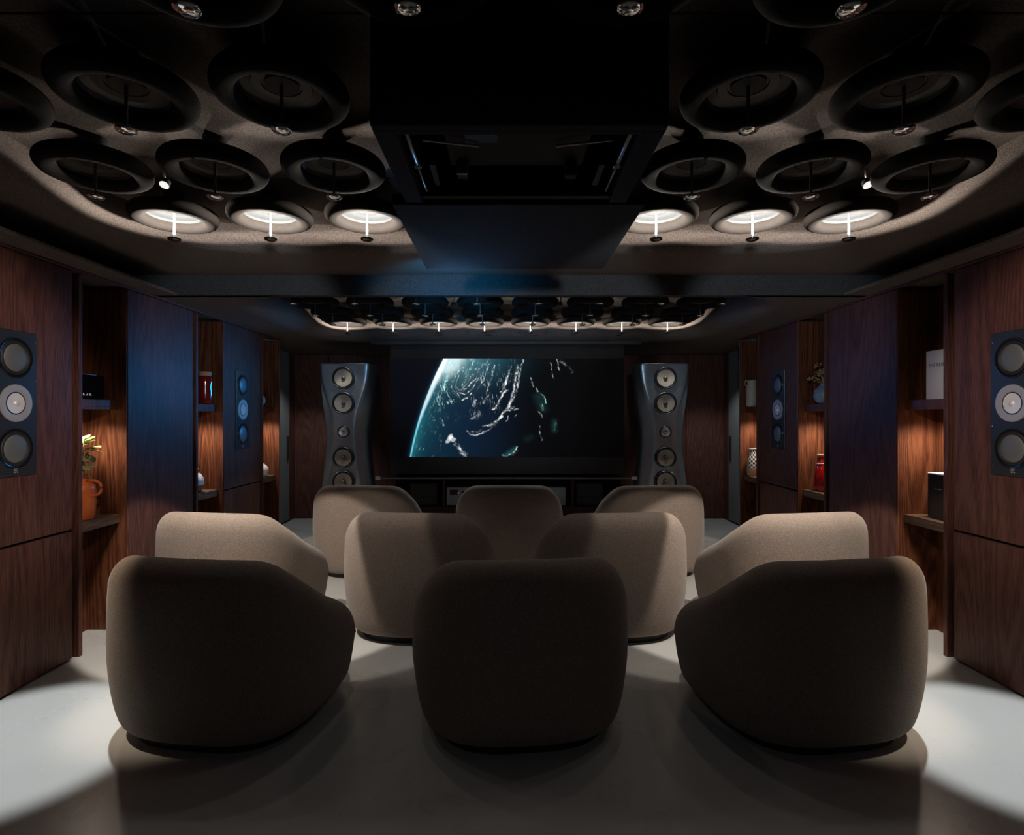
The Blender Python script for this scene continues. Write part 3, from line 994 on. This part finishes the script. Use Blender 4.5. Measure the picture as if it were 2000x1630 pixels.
    strokes = [
        (z1([(1370, 95), (1300, 230), (1250, 370), (1190, 480)]), 2.4, .65, CYN),
        (z1([(1130, 320), (1090, 480), (1090, 560), (1130, 650), (1190, 710), (1260, 670)]), 1.1, .55, WHT),
        (z1([(1390, 380), (1320, 440), (1270, 520), (1180, 570)]), 1.3, .8, WHT),
        (z1([(1310, 350), (1270, 440), (1200, 520), (1130, 570)]), 1.2, .7, WHT),
        (z1([(1430, 360), (1370, 470), (1310, 560), (1220, 620), (1140, 600)]), 1.1, .6, WHT),
        (z1([(1330, 600), (1250, 680), (1190, 700)]), 1.2, .8, WHT),
        (z1([(960, 330), (920, 450), (910, 560), (925, 590)]), 2.0, .8, CYN),
        (z1([(985, 340), (945, 460), (960, 560)]), 1.6, .7, CYN),
        (z1([(890, 450), (865, 600), (850, 720)]), 1.1, .5, WHT),
        (z1([(1160, 190), (1060, 400), (1020, 520)]), 1.3, .4, CYN),
        (z1([(1940, 650), (1900, 800), (1810, 890), (1740, 1000), (1640, 1080), (1500, 1100)]), 1.8, .85, WHT),
        (z1([(1260, 1180), (1320, 1230), (1400, 1240), (1480, 1210), (1600, 1150), (1700, 1060), (1790, 950)]), 1.5, .9, WHT),
        (z1([(1330, 1190), (1440, 1180), (1470, 1160)]), 1.4, .7, WHT),
        (z1([(1850, 560), (1760, 680), (1690, 820), (1650, 850)]), 1.3, .8, WHT),
        (z1([(1900, 260), (1870, 400), (1820, 520)]), 1.4, .7, WHT),
        (z1([(1680, 180), (1640, 330), (1590, 450), (1560, 570)]), 1.3, .6, WHT),
        (z1([(1590, 170), (1540, 300), (1500, 420), (1400, 560)]), 1.1, .55, WHT),
        (z1([(1570, 650), (1510, 740)]), 2.0, .55, WHT), (z1([(1390, 710), (1340, 780)]), 2.0, .5, WHT),
        (z1([(1330, 980), (1430, 940), (1440, 880)]), 2.6, .4, WHT),
        (z1([(1015, 1250), (960, 1330)]), 5.0, .75, WHT), (z1([(1010, 1280), (1050, 1300)]), 6.0, .75, WHT),
        (z1([(1080, 1370), (1150, 1430)]), 3.0, .4, WHT), (z1([(1140, 1420), (1165, 1450)]), 3.2, .7, WHT), (z1([(1170, 1500), (1240, 1530)]), 3.4, .55, WHT),
        (z1([(850, 1230), (860, 1330)]), 2.2, .25, CYN), (z1([(885, 1010), (905, 1090)]), 1.6, .35, CYN),
        (z2([(330, 160), (300, 330), (285, 480), (240, 620), (210, 700)]), 2.6, .8, WHT),
        (z2([(410, 80), (370, 180), (340, 330), (320, 480), (270, 600)]), 1.8, .55, WHT),
        (z2([(230, 220), (190, 350), (150, 450), (120, 490)]), 1.5, .7, WHT),
        (z2([(180, 470), (110, 580), (50, 690), (15, 710)]), 1.6, .85, WHT),
        (z2([(290, 685), (250, 690), (240, 720), (170, 725), (120, 810), (60, 860), (0, 890)]), 1.7, .85, WHT),
        (z2([(335, 705), (290, 715)]), 1.3, .7, WHT), (z2([(215, 800), (190, 860)]), 1.2, .5, WHT), (z2([(320, 780), (300, 810)]), 1.0, .5, WHT),
        (z2([(500, 310), (530, 430)]), 1.2, .45, WHT), (z2([(565, 440), (590, 490)]), 1.4, .7, WHT),
        (z2([(630, 510), (670, 560), (690, 630)]), 1.5, .7, CYN), (z2([(600, 560), (650, 690)]), 9.0, .05, CYN),
        (z2([(640, 660), (650, 720)]), 2.6, .38, CYN), (z2([(600, 740), (640, 810)]), 1.6, .25, WHT),
        (z2([(612, 930), (608, 1000), (640, 1100)]), 1.2, .28, WHT), (z2([(800, 860), (800, 980)]), 5.0, .06, CYN),
        (z2([(820, 880), (800, 970)]), 1.6, .15, CYN), (z2([(450, 1090), (500, 1060)]), 6.0, .025, CYN),
        (z2([(140, 1290), (190, 1312), (260, 1270), (310, 1225), (325, 1190)]), 1.4, .9, CYN), (z2([(180, 1290), (290, 1215)]), 4.0, .12, CYN),
        (z2([(270, 1295), (330, 1245)]), 2.0, .35, BRN),
        (z2([(835, 80), (865, 220)]), 1.2, .4, WHT), (z2([(880, 95), (940, 140)]), 2.6, .16, WHT), (z2([(990, 170), (1025, 240)]), 2.0, .18, WHT),
        (z2([(755, 120), (762, 200), (795, 315)]), 1.2, .35, WHT)]
    jx = (fbm(u * 0.16, v * 0.16, 61) - 0.5) * 9
    jy = (fbm(u * 0.16, v * 0.16, 71) - 0.5) * 9
    u0_, v0_ = u, v
    for i_, (pl, w, g, c) in enumerate(strokes):
        u, v = u0_ + jx * 0.5, v0_ + jy * 0.5
        d, side, along = dist(pl)
        if w >= 4 and g < 0.3:      # soft shallows
            G += (np.exp(-(d / w) ** 2) * g * 0.45 * (0.4 + 1.2 * fbm(u * 0.2, v * 0.2, 95)))[..., None] * c * np.array([0.35, 1, 1])
            continue
        if w >= 4:                  # a solid cloud bank
            G += (ss(w * 1.05, w * 0.55, d + 3.5 * (fbm(u * 0.3, v * 0.3, 97) - 0.5)) * g * (0.35 + 0.75 * fbm(u * 0.35, v * 0.35, 98)))[..., None] * c
            continue
        fil = ss(0.42, 0.66, fbm(side * 0.85 + 7.3 * i_, along * 0.16 + 3.1 * i_, 83, 3))
        gap = ss(0.30, 0.55, fbm(u * 0.28, v * 0.28, 84, 3))
        wv = w * 0.80
        G += (np.exp(-(d / wv) ** 2) * g * 1.35 * (0.08 + 1.15 * fil) * (0.15 + 0.85 * gap))[..., None] * c
    u, v = u0_, v0_
    C = C * (1 - inside)[..., None] + G * inside[..., None]
    C = np.clip(C, 0, 1)
    fade = (ss(454, 300, u) * 0.9 + 0.1)[..., None]
    C = C * fade
    # to world: the picture lies 4 mm in front of the screen cloth
    d = 6.166
    X = (u + U0 - 988) * d / 1100
    Z = EYE + (814 - (v + V0)) * d / 1100
    verts = np.stack([X, np.full_like(X, 0.0), Z], -1).reshape(-1, 3)
    idx = np.arange(nu * nv).reshape(nv, nu)
    q = np.stack([idx[:-1, :-1], idx[1:, :-1], idx[1:, 1:], idx[:-1, 1:]], -1).reshape(-1, 4)
    me = bpy.data.meshes.new('projected_picture')
    me.vertices.add(len(verts))
    me.vertices.foreach_set('co', verts.ravel())
    me.loops.add(q.size)
    me.loops.foreach_set('vertex_index', q.ravel().astype(np.int32))
    me.polygons.add(len(q))
    me.polygons.foreach_set('loop_start', np.arange(0, q.size, 4, dtype=np.int32))
    me.update(calc_edges=True)
    at = me.color_attributes.new('picture', 'FLOAT_COLOR', 'POINT')
    rgba = np.concatenate([C.reshape(-1, 3), np.ones((nu * nv, 1))], 1).astype(np.float32)
    at.data.foreach_set('color', rgba.ravel())
    m, nt, b = nodes_of('projected_film')
    ca = N(nt, 'ShaderNodeAttribute', attribute_name='picture')
    nt.links.new(ca.outputs['Color'], b.inputs['Emission Color'])
    b.inputs['Emission Strength'].default_value = 1.0
    b.inputs['Base Color'].default_value = (0.014, 0.011, 0.009, 1)
    b.inputs['Roughness'].default_value = 0.9
    b.inputs['Specular IOR Level'].default_value = 0.1
    me.materials.append(m)
    return me


SY = 6.17
M_SCREEN = simple('grey_screen_cloth', (0.018, 0.013, 0.011), 0.85)
t = thing('projection_screen', 'large drop-down screen showing the blue planet from space', 'screen', (0, SY, 0))
obj('screen_cloth', B(-1.268, 1.290, 0.0, 0.004, 0.727, 2.166), M_SCREEN, t)
mobj('projected_picture', earth_mesh(), t, loc=(0, -0.004, 0))
obj('weight_bar', B(-1.42, 1.43, -0.012, 0.012, 0.672, 0.693, 0.006, 2), simple('dark_bar', (0.12, 0.12, 0.12), 0.3, 0.8), t)
for x in (-1.40, 1.405):
    obj('end_cap', B(x - 0.03, x + 0.03, -0.015, 0.015, 0.664, 0.698, 0.005, 2), M_ALU, t)
obj('cassette', B(-1.47, 1.48, -0.05, 0.06, 2.135, 2.179, 0.006, 2), M_DARK, t)
for s, x0, x1 in ((-1, -1.39, -1.27), (1, 1.40, 1.292)):
    bm = bmesh.new()
    pts = []
    for k in range(13):
        f = k / 12
        pts.append((x0 + (x1 - x0) * math.sin(PI * f) * 0.98, 0.002, 0.69 + (2.13 - 0.69) * f))
    tube(bm, pts, 0.0025, 6)
    obj('tension_cord', bm, M_DARK, t, True)

# ------------------------------------------------------------------ media console below the screen
CY = 6.95
t = thing('media_console', 'long low oak console under the screen', 'console', (0.02, CY, 0))
obj('base_board', B(-1.40, 1.42, -0.02, 0.42, 0.06, 0.245, 0.004, 1), M_WOOD, t)
obj('plinth', B(-1.36, 1.38, 0.02, 0.40, 0.0, 0.06), M_DARK, t)
obj('top_board', B(-1.40, 1.42, -0.02, 0.42, 0.575, 0.61, 0.003, 1), M_WOOD, t)
for x in (-1.40, -0.80, 0.79, 1.40):
    obj('divider', B(x, x + 0.03, -0.015, 0.42, 0.245, 0.575, 0.002, 1), M_WOOD, t)
obj('back_board', B(-1.37, 1.40, 0.40, 0.42, 0.245, 0.575), M_DARK, t)


def amp(x0, x1, label, display):
    w = (x1 - x0) / 2
    t = thing('amplifier', label, 'amplifier', ((x0 + x1) / 2, CY + 0.02, 0.2455))
    obj('case', B(-w, w, 0.0, 0.34, 0.012, 0.232, 0.004, 2), M_SILVER, t)
    for a in (-0.8, 0.8):
        obj('foot', B(a * w - 0.02, a * w + 0.02, 0.02, 0.06, 0.0, 0.012, 0.002, 1), M_DARK, t)
    if display:
        d = obj('display', B(-w + 0.04, -w + 0.15, -0.003, 0.0, 0.145, 0.205), M_BLACKGLOSS, t)
        bm = bmesh.new()
        lathe(bm, [(0.008, -0.004), (0.006, -0.006), (0.0001, -0.007)], 12, (-w + 0.146, 0, 0.165), 'Y', cap=False)
        obj('red_indicator', bm, simple('red_led', (0.5, 0.02, 0.04), 0.4, emit=(1, 0.06, 0.12), estr=1.2), d)
        bm = bmesh.new()
        lathe(bm, [(0.018, 0.0), (0.018, -0.012), (0.015, -0.015), (0.0001, -0.015)], 20, (-w + 0.205, 0, 0.175), 'Y', cap=False)
        obj('knob', bm, M_DARK, t, True, angle=0.7)
    return t


amp(-0.735, -0.005, 'silver amplifier with small display under the screen, left of the pair', True)
amp(0.005, 0.742, 'plain silver amplifier under the screen, right of the pair', False)


def rack(x, label):
    t = thing('hifi_unit', label, 'hi-fi unit', (x, CY + 0.04, 0.2455))
    obj('case', B(-0.17, 0.17, 0, 0.33, 0.01, 0.29, 0.006, 2), M_BLACKGLOSS, t)
    obj('foot', B(-0.14, 0.14, 0.02, 0.30, 0, 0.01), M_DARK, t)
    obj('front_bar', B(-0.155, 0.155, -0.006, 0.0, 0.05, 0.10, 0.002, 1), M_PLATE, t)
    obj('front_plate', B(-0.155, 0.155, -0.004, 0.0, 0.12, 0.27, 0.002, 1), M_PLATE, t)
    return t


rack(-1.02, 'black hi-fi unit in the console left of the silver amplifiers')
rack(1.04, 'black hi-fi unit in the console right of the silver amplifiers')

# ------------------------------------------------------------------ things in the niches
ZL, ZU = 0.7352, 1.4562
M_TERRA = textured('terracotta_glaze', (0.46, 0.10, 0.025), (0.60, 0.15, 0.035), 0.25, nscale=9, bump=0.03)
M_LEAF = textured('leaf', (0.26, 0.36, 0.12), (0.42, 0.50, 0.26), 0.3, nscale=20, bump=0.1)
M_STEM = simple('leaf_stem', (0.30, 0.20, 0.12), 0.7)
M_CREAM = textured('cream_glaze', (0.62, 0.60, 0.50), (0.74, 0.72, 0.64), 0.3, nscale=12, bump=0.05)
M_BROWNGLAZE = textured('brown_stoneware', (0.14, 0.055, 0.025), (0.24, 0.10, 0.045), 0.5, nscale=20, bump=0.15)
M_WHITE = simple('white_ceramic', (0.72, 0.72, 0.72), 0.35)
M_REDGLASS = simple('red_glaze', (0.36, 0.008, 0.006), 0.12, coat=0.5)
M_REDDARK = simple('dark_red_glaze', (0.20, 0.010, 0.008), 0.15, coat=0.5)
M_PAPER = textured('pale_board', (0.58, 0.58, 0.58), (0.66, 0.66, 0.66), 0.8, nscale=300, bump=0.05)
M_INK = simple('grey_ink', (0.12, 0.12, 0.12), 0.8)
M_BLUEGREY = simple('blue_grey_ceramic', (0.16, 0.20, 0.26), 0.45)
M_GOLD = textured('dried_blossom', (0.22, 0.13, 0.05), (0.48, 0.34, 0.16), 0.8, nscale=60, bump=0.2)
M_TAN = simple('bare_clay', (0.45, 0.27, 0.16), 0.7)
M_BEIGE = simple('stone_beige', (0.42, 0.40, 0.37), 0.6)


def turned(name, prof, mat, parent, seg=32):
    bm = bmesh.new()
    lathe(bm, prof, seg, cap=False)
    return obj(name, bm, mat, parent, True, angle=1.1)


def leaf_mesh(l, w):
    bm = bmesh.new()
    n = 7
    rows = []
    for k in range(n):
        f = k / (n - 1)
        ww = w * math.sin(PI * min(1, f * 0.92 + 0.05)) ** 0.8 * (1 if f < 1 else 0)
        z = -0.10 * l * f * f
        rows.append([bm.verts.new((l * f, -ww, z + ww * 0.25)), bm.verts.new((l * f, 0, z)), bm.verts.new((l * f, ww, z + ww * 0.25))])
    for a, b in zip(rows[:-1], rows[1:]):
        for k in range(2):
            bm.faces.new((a[k], a[k + 1], b[k + 1], b[k]))
    bmesh.ops.solidify(bm, geom=list(bm.faces), thickness=0.0008)
    return bm


# left niche 1: jug with a branch
JX, JY = XL - 0.148, 3.385
t = thing('terracotta_jug', 'orange terracotta jug with one looped handle on the left niche ledge', 'jug', (JX, JY, ZL))
turned('body', [(0.0001, 0.0), (0.068, 0.0), (0.074, 0.006), (0.076, 0.10), (0.076, 0.18), (0.070, 0.205), (0.052, 0.222), (0.044, 0.232), (0.046, 0.246), (0.041, 0.246), (0.038, 0.232), (0.050, 0.215), (0.068, 0.19), (0.070, 0.02), (0.0001, 0.012)], M_TERRA, t)
bm = bmesh.new()
hp_ = []
for k in range(13):
    a = math.radians(100 - 215 * k / 12)
    hp_.append((0.080 + 0.052 * math.cos(a), -0.012, 0.190 + 0.045 * math.sin(a)))
tube(bm, [(0.040, -0.012, 0.236)] + hp_[1:], 0.0085, 10)
obj('handle', bm, M_TERRA, t, True)

t = thing('leafy_branch', 'leafy green branch standing in the orange terracotta jug', 'plant', (JX, JY, ZL + 0.013))
stem_pts = [(0, 0, 0.0), (0.004, 0, 0.12), (0.010, -0.004, 0.22), (0.014, -0.004, 0.30), (0.010, 0.0, 0.38), (0.018, 0, 0.455)]
bm = bmesh.new()
tube(bm, stem_pts, [0.006, 0.006, 0.0055, 0.005, 0.004, 0.003], 8)
tube(bm, [(0.013, -0.004, 0.33), (0.04, -0.01, 0.38), (0.075, -0.015, 0.42)], [0.004, 0.003, 0.002], 6)
tube(bm, [(0.010, 0.0, 0.36), (-0.015, 0.03, 0.41), (-0.02, 0.05, 0.44)], [0.004, 0.003, 0.002], 6)
obj('stem', bm, M_STEM, t, True)
lb = leaf_mesh(0.082, 0.033)
l0 = obj('leaf', lb, M_LEAF, t, True)
spots = [(0.018, 0, 0.455, 10, 25), (0.075, -0.015, 0.42, -10, 5), (0.060, -0.012, 0.40, 40, -10), (0.05, -0.01, 0.39, -60, 10), (0.018, 0, 0.45, 110, 40), (-0.02, 0.05, 0.44, 60, 20),
         (-0.015, 0.03, 0.41, 80, 0), (0.012, 0, 0.40, 60, 10), (0.012, -0.002, 0.37, -45, -15), (0.013, -0.003, 0.34, 20, -30), (0.014, -0.004, 0.31, -20, -20), (0.013, -0.004, 0.30, 70, -10),
         (0.010, -0.003, 0.265, 10, -35), (0.018, 0, 0.44, 80, 35), (0.04, -0.01, 0.38, -20, -35), (-0.01, 0.01, 0.40, -80, 25), (0.014, -0.004, 0.33, -110, 0), (0.03, -0.006, 0.43, -70, 20)]
for i, (x, y, z, az, el) in enumerate(spots):
    o = l0 if i == 0 else l0.copy()
    if i:
        COL.objects.link(o)
    o.location = (x, y, z)
    o.rotation_euler = (math.radians(random.uniform(-25, 25)), -math.radians(el), math.radians(az))
    k = random.uniform(0.75, 1.15)
    o.scale = (k, k, k)

# left niche 1, upper shelf: dark framed device
t = thing('black_radio', 'black box with four small pale marks on the left upper shelf', 'radio', (XL - 0.10, 3.33, ZU))
obj('case', B(-0.07, 0.06, -0.11, 0.10, 0.0, 0.145, 0.004, 2), simple('radio_black', (0.0022, 0.0022, 0.0024), 0.95), t)
COL.objects[-1].data.materials[0].node_tree.nodes['Principled BSDF'].inputs['Specular IOR Level'].default_value = 0.05
bm = bmesh.new()
for (y0, y1, z0, z1) in ((-0.11, 0.03, 0.141, 0.144), (-0.109, -0.106, 0.01, 0.141)):
    box(bm, 0.060, 0.0615, y0, y1, z0, z1)
obj('edge_line', bm, simple('grey_edge', (0.12, 0.12, 0.12), 0.4), t)
bm = bmesh.new()
for k in range(4):
    y0 = -0.10 + k * 0.026
    box(bm, 0.060, 0.0615, y0, y0 + 0.012, 0.020, 0.026)
    box(bm, 0.060, 0.0615, y0 + (0.0 if k % 2 else 0.006), y0 + (0.006 if k % 2 else 0.012), 0.027, 0.032)
obj('pale_mark', bm, simple('pale_glowing_print', (0.7, 0.7, 0.7), 0.5, emit=(1, 1, 1), estr=0.12), t)  # faint glow put into the printed marks

# left niche 2
t = thing('round_vase', 'round cream and brown stoneware vase on the left wall ledge', 'vase', (XL - 0.135, 4.56, ZL))
turned('body', [(0.0001, 0.0), (0.055, 0.0), (0.068, 0.012), (0.083, 0.045), (0.0865, 0.065)], M_BROWNGLAZE, t)
turned('cream_glaze', [(0.0865, 0.065), (0.088, 0.085), (0.082, 0.12), (0.062, 0.152), (0.038, 0.168), (0.034, 0.180), (0.050, 0.198), (0.046, 0.199), (0.030, 0.180), (0.030, 0.165)], M_CREAM, t)
t = thing('red_jar', 'tall dark red glass jar with a pale lid on the left upper shelf', 'jar', (XL - 0.112, 4.715, ZU))
turned('body', [(0.0001, 0.0), (0.050, 0.0), (0.058, 0.010), (0.056, 0.05), (0.060, 0.10), (0.055, 0.14), (0.060, 0.185), (0.054, 0.225), (0.046, 0.237)], M_REDDARK, t)
turned('lid', [(0.047, 0.236), (0.049, 0.262), (0.045, 0.272), (0.0001, 0.274)], M_TAN, t)
# left niche 3
t = thing('gourd_vase', 'white long-necked gourd vase on the farthest left ledge', 'vase', (XL - 0.115, 5.80, ZL))
turned('body', [(0.0001, 0.0), (0.045, 0.0), (0.066, 0.02), (0.076, 0.055), (0.070, 0.09), (0.048, 0.118), (0.024, 0.140), (0.017, 0.19), (0.017, 0.262), (0.021, 0.275), (0.014, 0.275), (0.013, 0.19)], M_WHITE, t)
t = thing('pale_ball_vase', 'pale blue ball vase on the farthest left upper shelf', 'vase', (XL - 0.11, 5.73, ZU))
turned('body', [(0.0001, 0.0), (0.03, 0.0), (0.055, 0.022), (0.066, 0.06), (0.058, 0.098), (0.030, 0.122), (0.026, 0.130), (0.020, 0.13), (0.02, 0.118)], simple('pale_blue_glaze', (0.42, 0.50, 0.55), 0.4), t)

# right niche 1
t = thing('white_book', 'tall pale book lettered in grey on the right upper shelf', 'book', (XR + 0.155, 3.42, ZU))
obj('book_block', B(-0.055, 0.055, -0.125, 0.045, 0.0, 0.296, 0.002, 1), M_PAPER, t)
me = text_mesh('THE REFERENCE', 0.030)
me.materials.append(M_INK)
mobj('lettering', me, t, loc=(-0.0552, -0.085, 0.205), rot=(PI / 2, 0, -PI / 2))
t = thing('black_box', 'black presentation box with a pale top edge on the right niche ledge', 'box', (XR + 0.160, 3.40, ZL))
obj('carton', B(-0.058, 0.058, -0.12, 0.055, 0.0, 0.268, 0.002, 1), M_BLACKGLOSS, t)
obj('lid', B(-0.058, 0.058, -0.12, 0.055, 0.269, 0.276, 0.002, 1), M_PAPER, t)
bm = bmesh.new()
for k in range(4):
    box(bm, -0.0590, -0.0578, -0.055 + 0.013 * k, -0.047 + 0.013 * k, 0.180, 0.184 + 0.003 * (k % 2))
obj('faint_mark', bm, M_INK, t)

# right niche 2
t = thing('red_bottle', 'glossy red bottle with a pale cap on the right niche ledge', 'bottle', (XR + 0.128, 4.66, ZL))
turned('body', [(0.0001, 0.0), (0.040, 0.0), (0.055, 0.012), (0.060, 0.05), (0.056, 0.13), (0.046, 0.195), (0.040, 0.222), (0.035, 0.232), (0.033, 0.290)], M_REDGLASS, t)
turned('cap', [(0.034, 0.290), (0.037, 0.296), (0.036, 0.304), (0.0001, 0.306)], M_TAN, t)
turned('collar', [(0.0405, 0.222), (0.043, 0.232), (0.036, 0.236)], M_TAN, t)
t = thing('blue_grey_vase', 'round blue-grey vase on the right upper shelf', 'vase', (XR + 0.112, 4.60, ZU))
turned('body', [(0.0001, 0.0), (0.035, 0.0), (0.060, 0.018), (0.078, 0.060), (0.072, 0.105), (0.045, 0.14), (0.030, 0.150), (0.030, 0.160), (0.022, 0.16), (0.022, 0.15)], M_BLUEGREY, t)
t = thing('dried_flowers', 'bunch of dried golden flowers in the blue-grey vase', 'flowers', (XR + 0.112, 4.60, ZU + 0.10))
bm = bmesh.new()
rng = random.Random(4)
tips = []
for k in range(46):
    a, e = rng.uniform(0, 2 * PI), rng.uniform(0.15, 1.25)
    l = rng.uniform(0.09, 0.17)
    p = (l * math.cos(a) * math.sin(e) * 0.82, l * math.sin(a) * math.sin(e), 0.06 + l * math.cos(e))
    tips.append(p)
    if k % 2 == 0:
        tube(bm, [(0, 0, 0.0), (p[0] * 0.07, p[1] * 0.07, 0.062), p], [0.0022, 0.002, 0.0015], 5)
obj('stalks', bm, M_GOLD, t, True)
bm = bmesh.new()
for p in tips:
    for q in range(5):
        c = Vector(p) + Vector((rng.uniform(-1, 1), rng.uniform(-1, 1), rng.uniform(-1, 1))) * 0.013
        s = bmesh.ops.create_icosphere(bm, subdivisions=1, radius=rng.uniform(0.006, 0.010))
        ax = Matrix.Rotation(rng.uniform(0, 3), 4, 'X') @ Matrix.Diagonal((1, 0.7, 0.35, 1))
        for v_ in s['verts']:
            v_.co = c + (ax @ v_.co)
tag(obj('blossoms', bm, M_GOLD, t, True), kind='stuff')

# right niche 3
t = thing('patterned_vase', 'white vase with black lattice pattern on the farthest right ledge', 'vase', (XR + 0.094, 5.885, ZL))


def lattice_mat():
    m, nt, b = nodes_of('black_white_lattice')
    L = nt.links.new
    tc = N(nt, 'ShaderNodeTexCoord')
    sp_ = N(nt, 'ShaderNodeSeparateXYZ')
    L(tc.outputs['Object'], sp_.inputs[0])
    at = N(nt, 'ShaderNodeMath', operation='ARCTAN2')
    L(sp_.outputs['Y'], at.inputs[0])
    L(sp_.outputs['X'], at.inputs[1])
    mu = N(nt, 'ShaderNodeMath', operation='MULTIPLY')
    mu.inputs[1].default_value = 16 / (2 * PI) * PI
    L(at.outputs[0], mu.inputs[0])
    s1 = N(nt, 'ShaderNodeMath', operation='SINE')
    L(mu.outputs[0], s1.inputs[0])
    mz = N(nt, 'ShaderNodeMath', operation='MULTIPLY')
    mz.inputs[1].default_value = 150
    L(sp_.outputs['Z'], mz.inputs[0])
    s2 = N(nt, 'ShaderNodeMath', operation='SINE')
    L(mz.outputs[0], s2.inputs[0])
    mm = N(nt, 'ShaderNodeMath', operation='MULTIPLY')
    L(s1.outputs[0], mm.inputs[0])
    L(s2.outputs[0], mm.inputs[1])
    gt = N(nt, 'ShaderNodeMath', operation='GREATER_THAN')
    gt.inputs[1].default_value = 0.0
    L(mm.outputs[0], gt.inputs[0])
    mx = N(nt, 'ShaderNodeMix', data_type='RGBA')
    mx.inputs[6].default_value = (0.012, 0.012, 0.012, 1)
    mx.inputs[7].default_value = (0.70, 0.70, 0.68, 1)
    L(gt.outputs[0], mx.inputs[0])
    L(mx.outputs[2], b.inputs['Base Color'])
    b.inputs['Roughness'].default_value = 0.35
    return m


turned('body', [(0.0001, 0.0), (0.040, 0.0), (0.054, 0.012), (0.058, 0.05), (0.058, 0.078)], M_TAN, t)
turned('patterned_glaze', [(0.058, 0.078), (0.055, 0.14), (0.046, 0.195), (0.034, 0.232), (0.031, 0.275)], lattice_mat(), t)
turned('rim', [(0.031, 0.275), (0.037, 0.281), (0.036, 0.288), (0.026, 0.288), (0.026, 0.27)], M_WHITE, t)
t = thing('grey_carafe', 'pale stone carafe with small loop handle on the farthest right upper shelf', 'carafe', (XR + 0.092, 5.895, ZU))
turned('body', [(0.0001, 0.0), (0.045, 0.0), (0.057, 0.014), (0.060, 0.05), (0.060, 0.185), (0.054, 0.215), (0.046, 0.232), (0.046, 0.275), (0.040, 0.275), (0.038, 0.23)], M_BEIGE, t)
bm = bmesh.new()
tube(bm, [(-0.044, 0, 0.270), (-0.066, 0, 0.274), (-0.074, 0, 0.262), (-0.072, 0, 0.228), (-0.060, 0, 0.218), (-0.048, 0, 0.226)], 0.006, 8)
obj('handle', bm, M_BEIGE, t, True)

# door pulls on the far alcove panels
for s, x in ((-1, XL - 0.40), (1, XR + 0.40)):
    o = obj('door_pull', B(min(x, x - s * 0.02), max(x, x - s * 0.02), 7.20, 7.24, 0.80, 1.10, 0.003, 1), M_DARK)
    tag(o, 'slim black door pull on the grey alcove panel, ' + ('left' if s < 0 else 'right') + ' of the speakers', 'door handle', 'alcove door pulls')
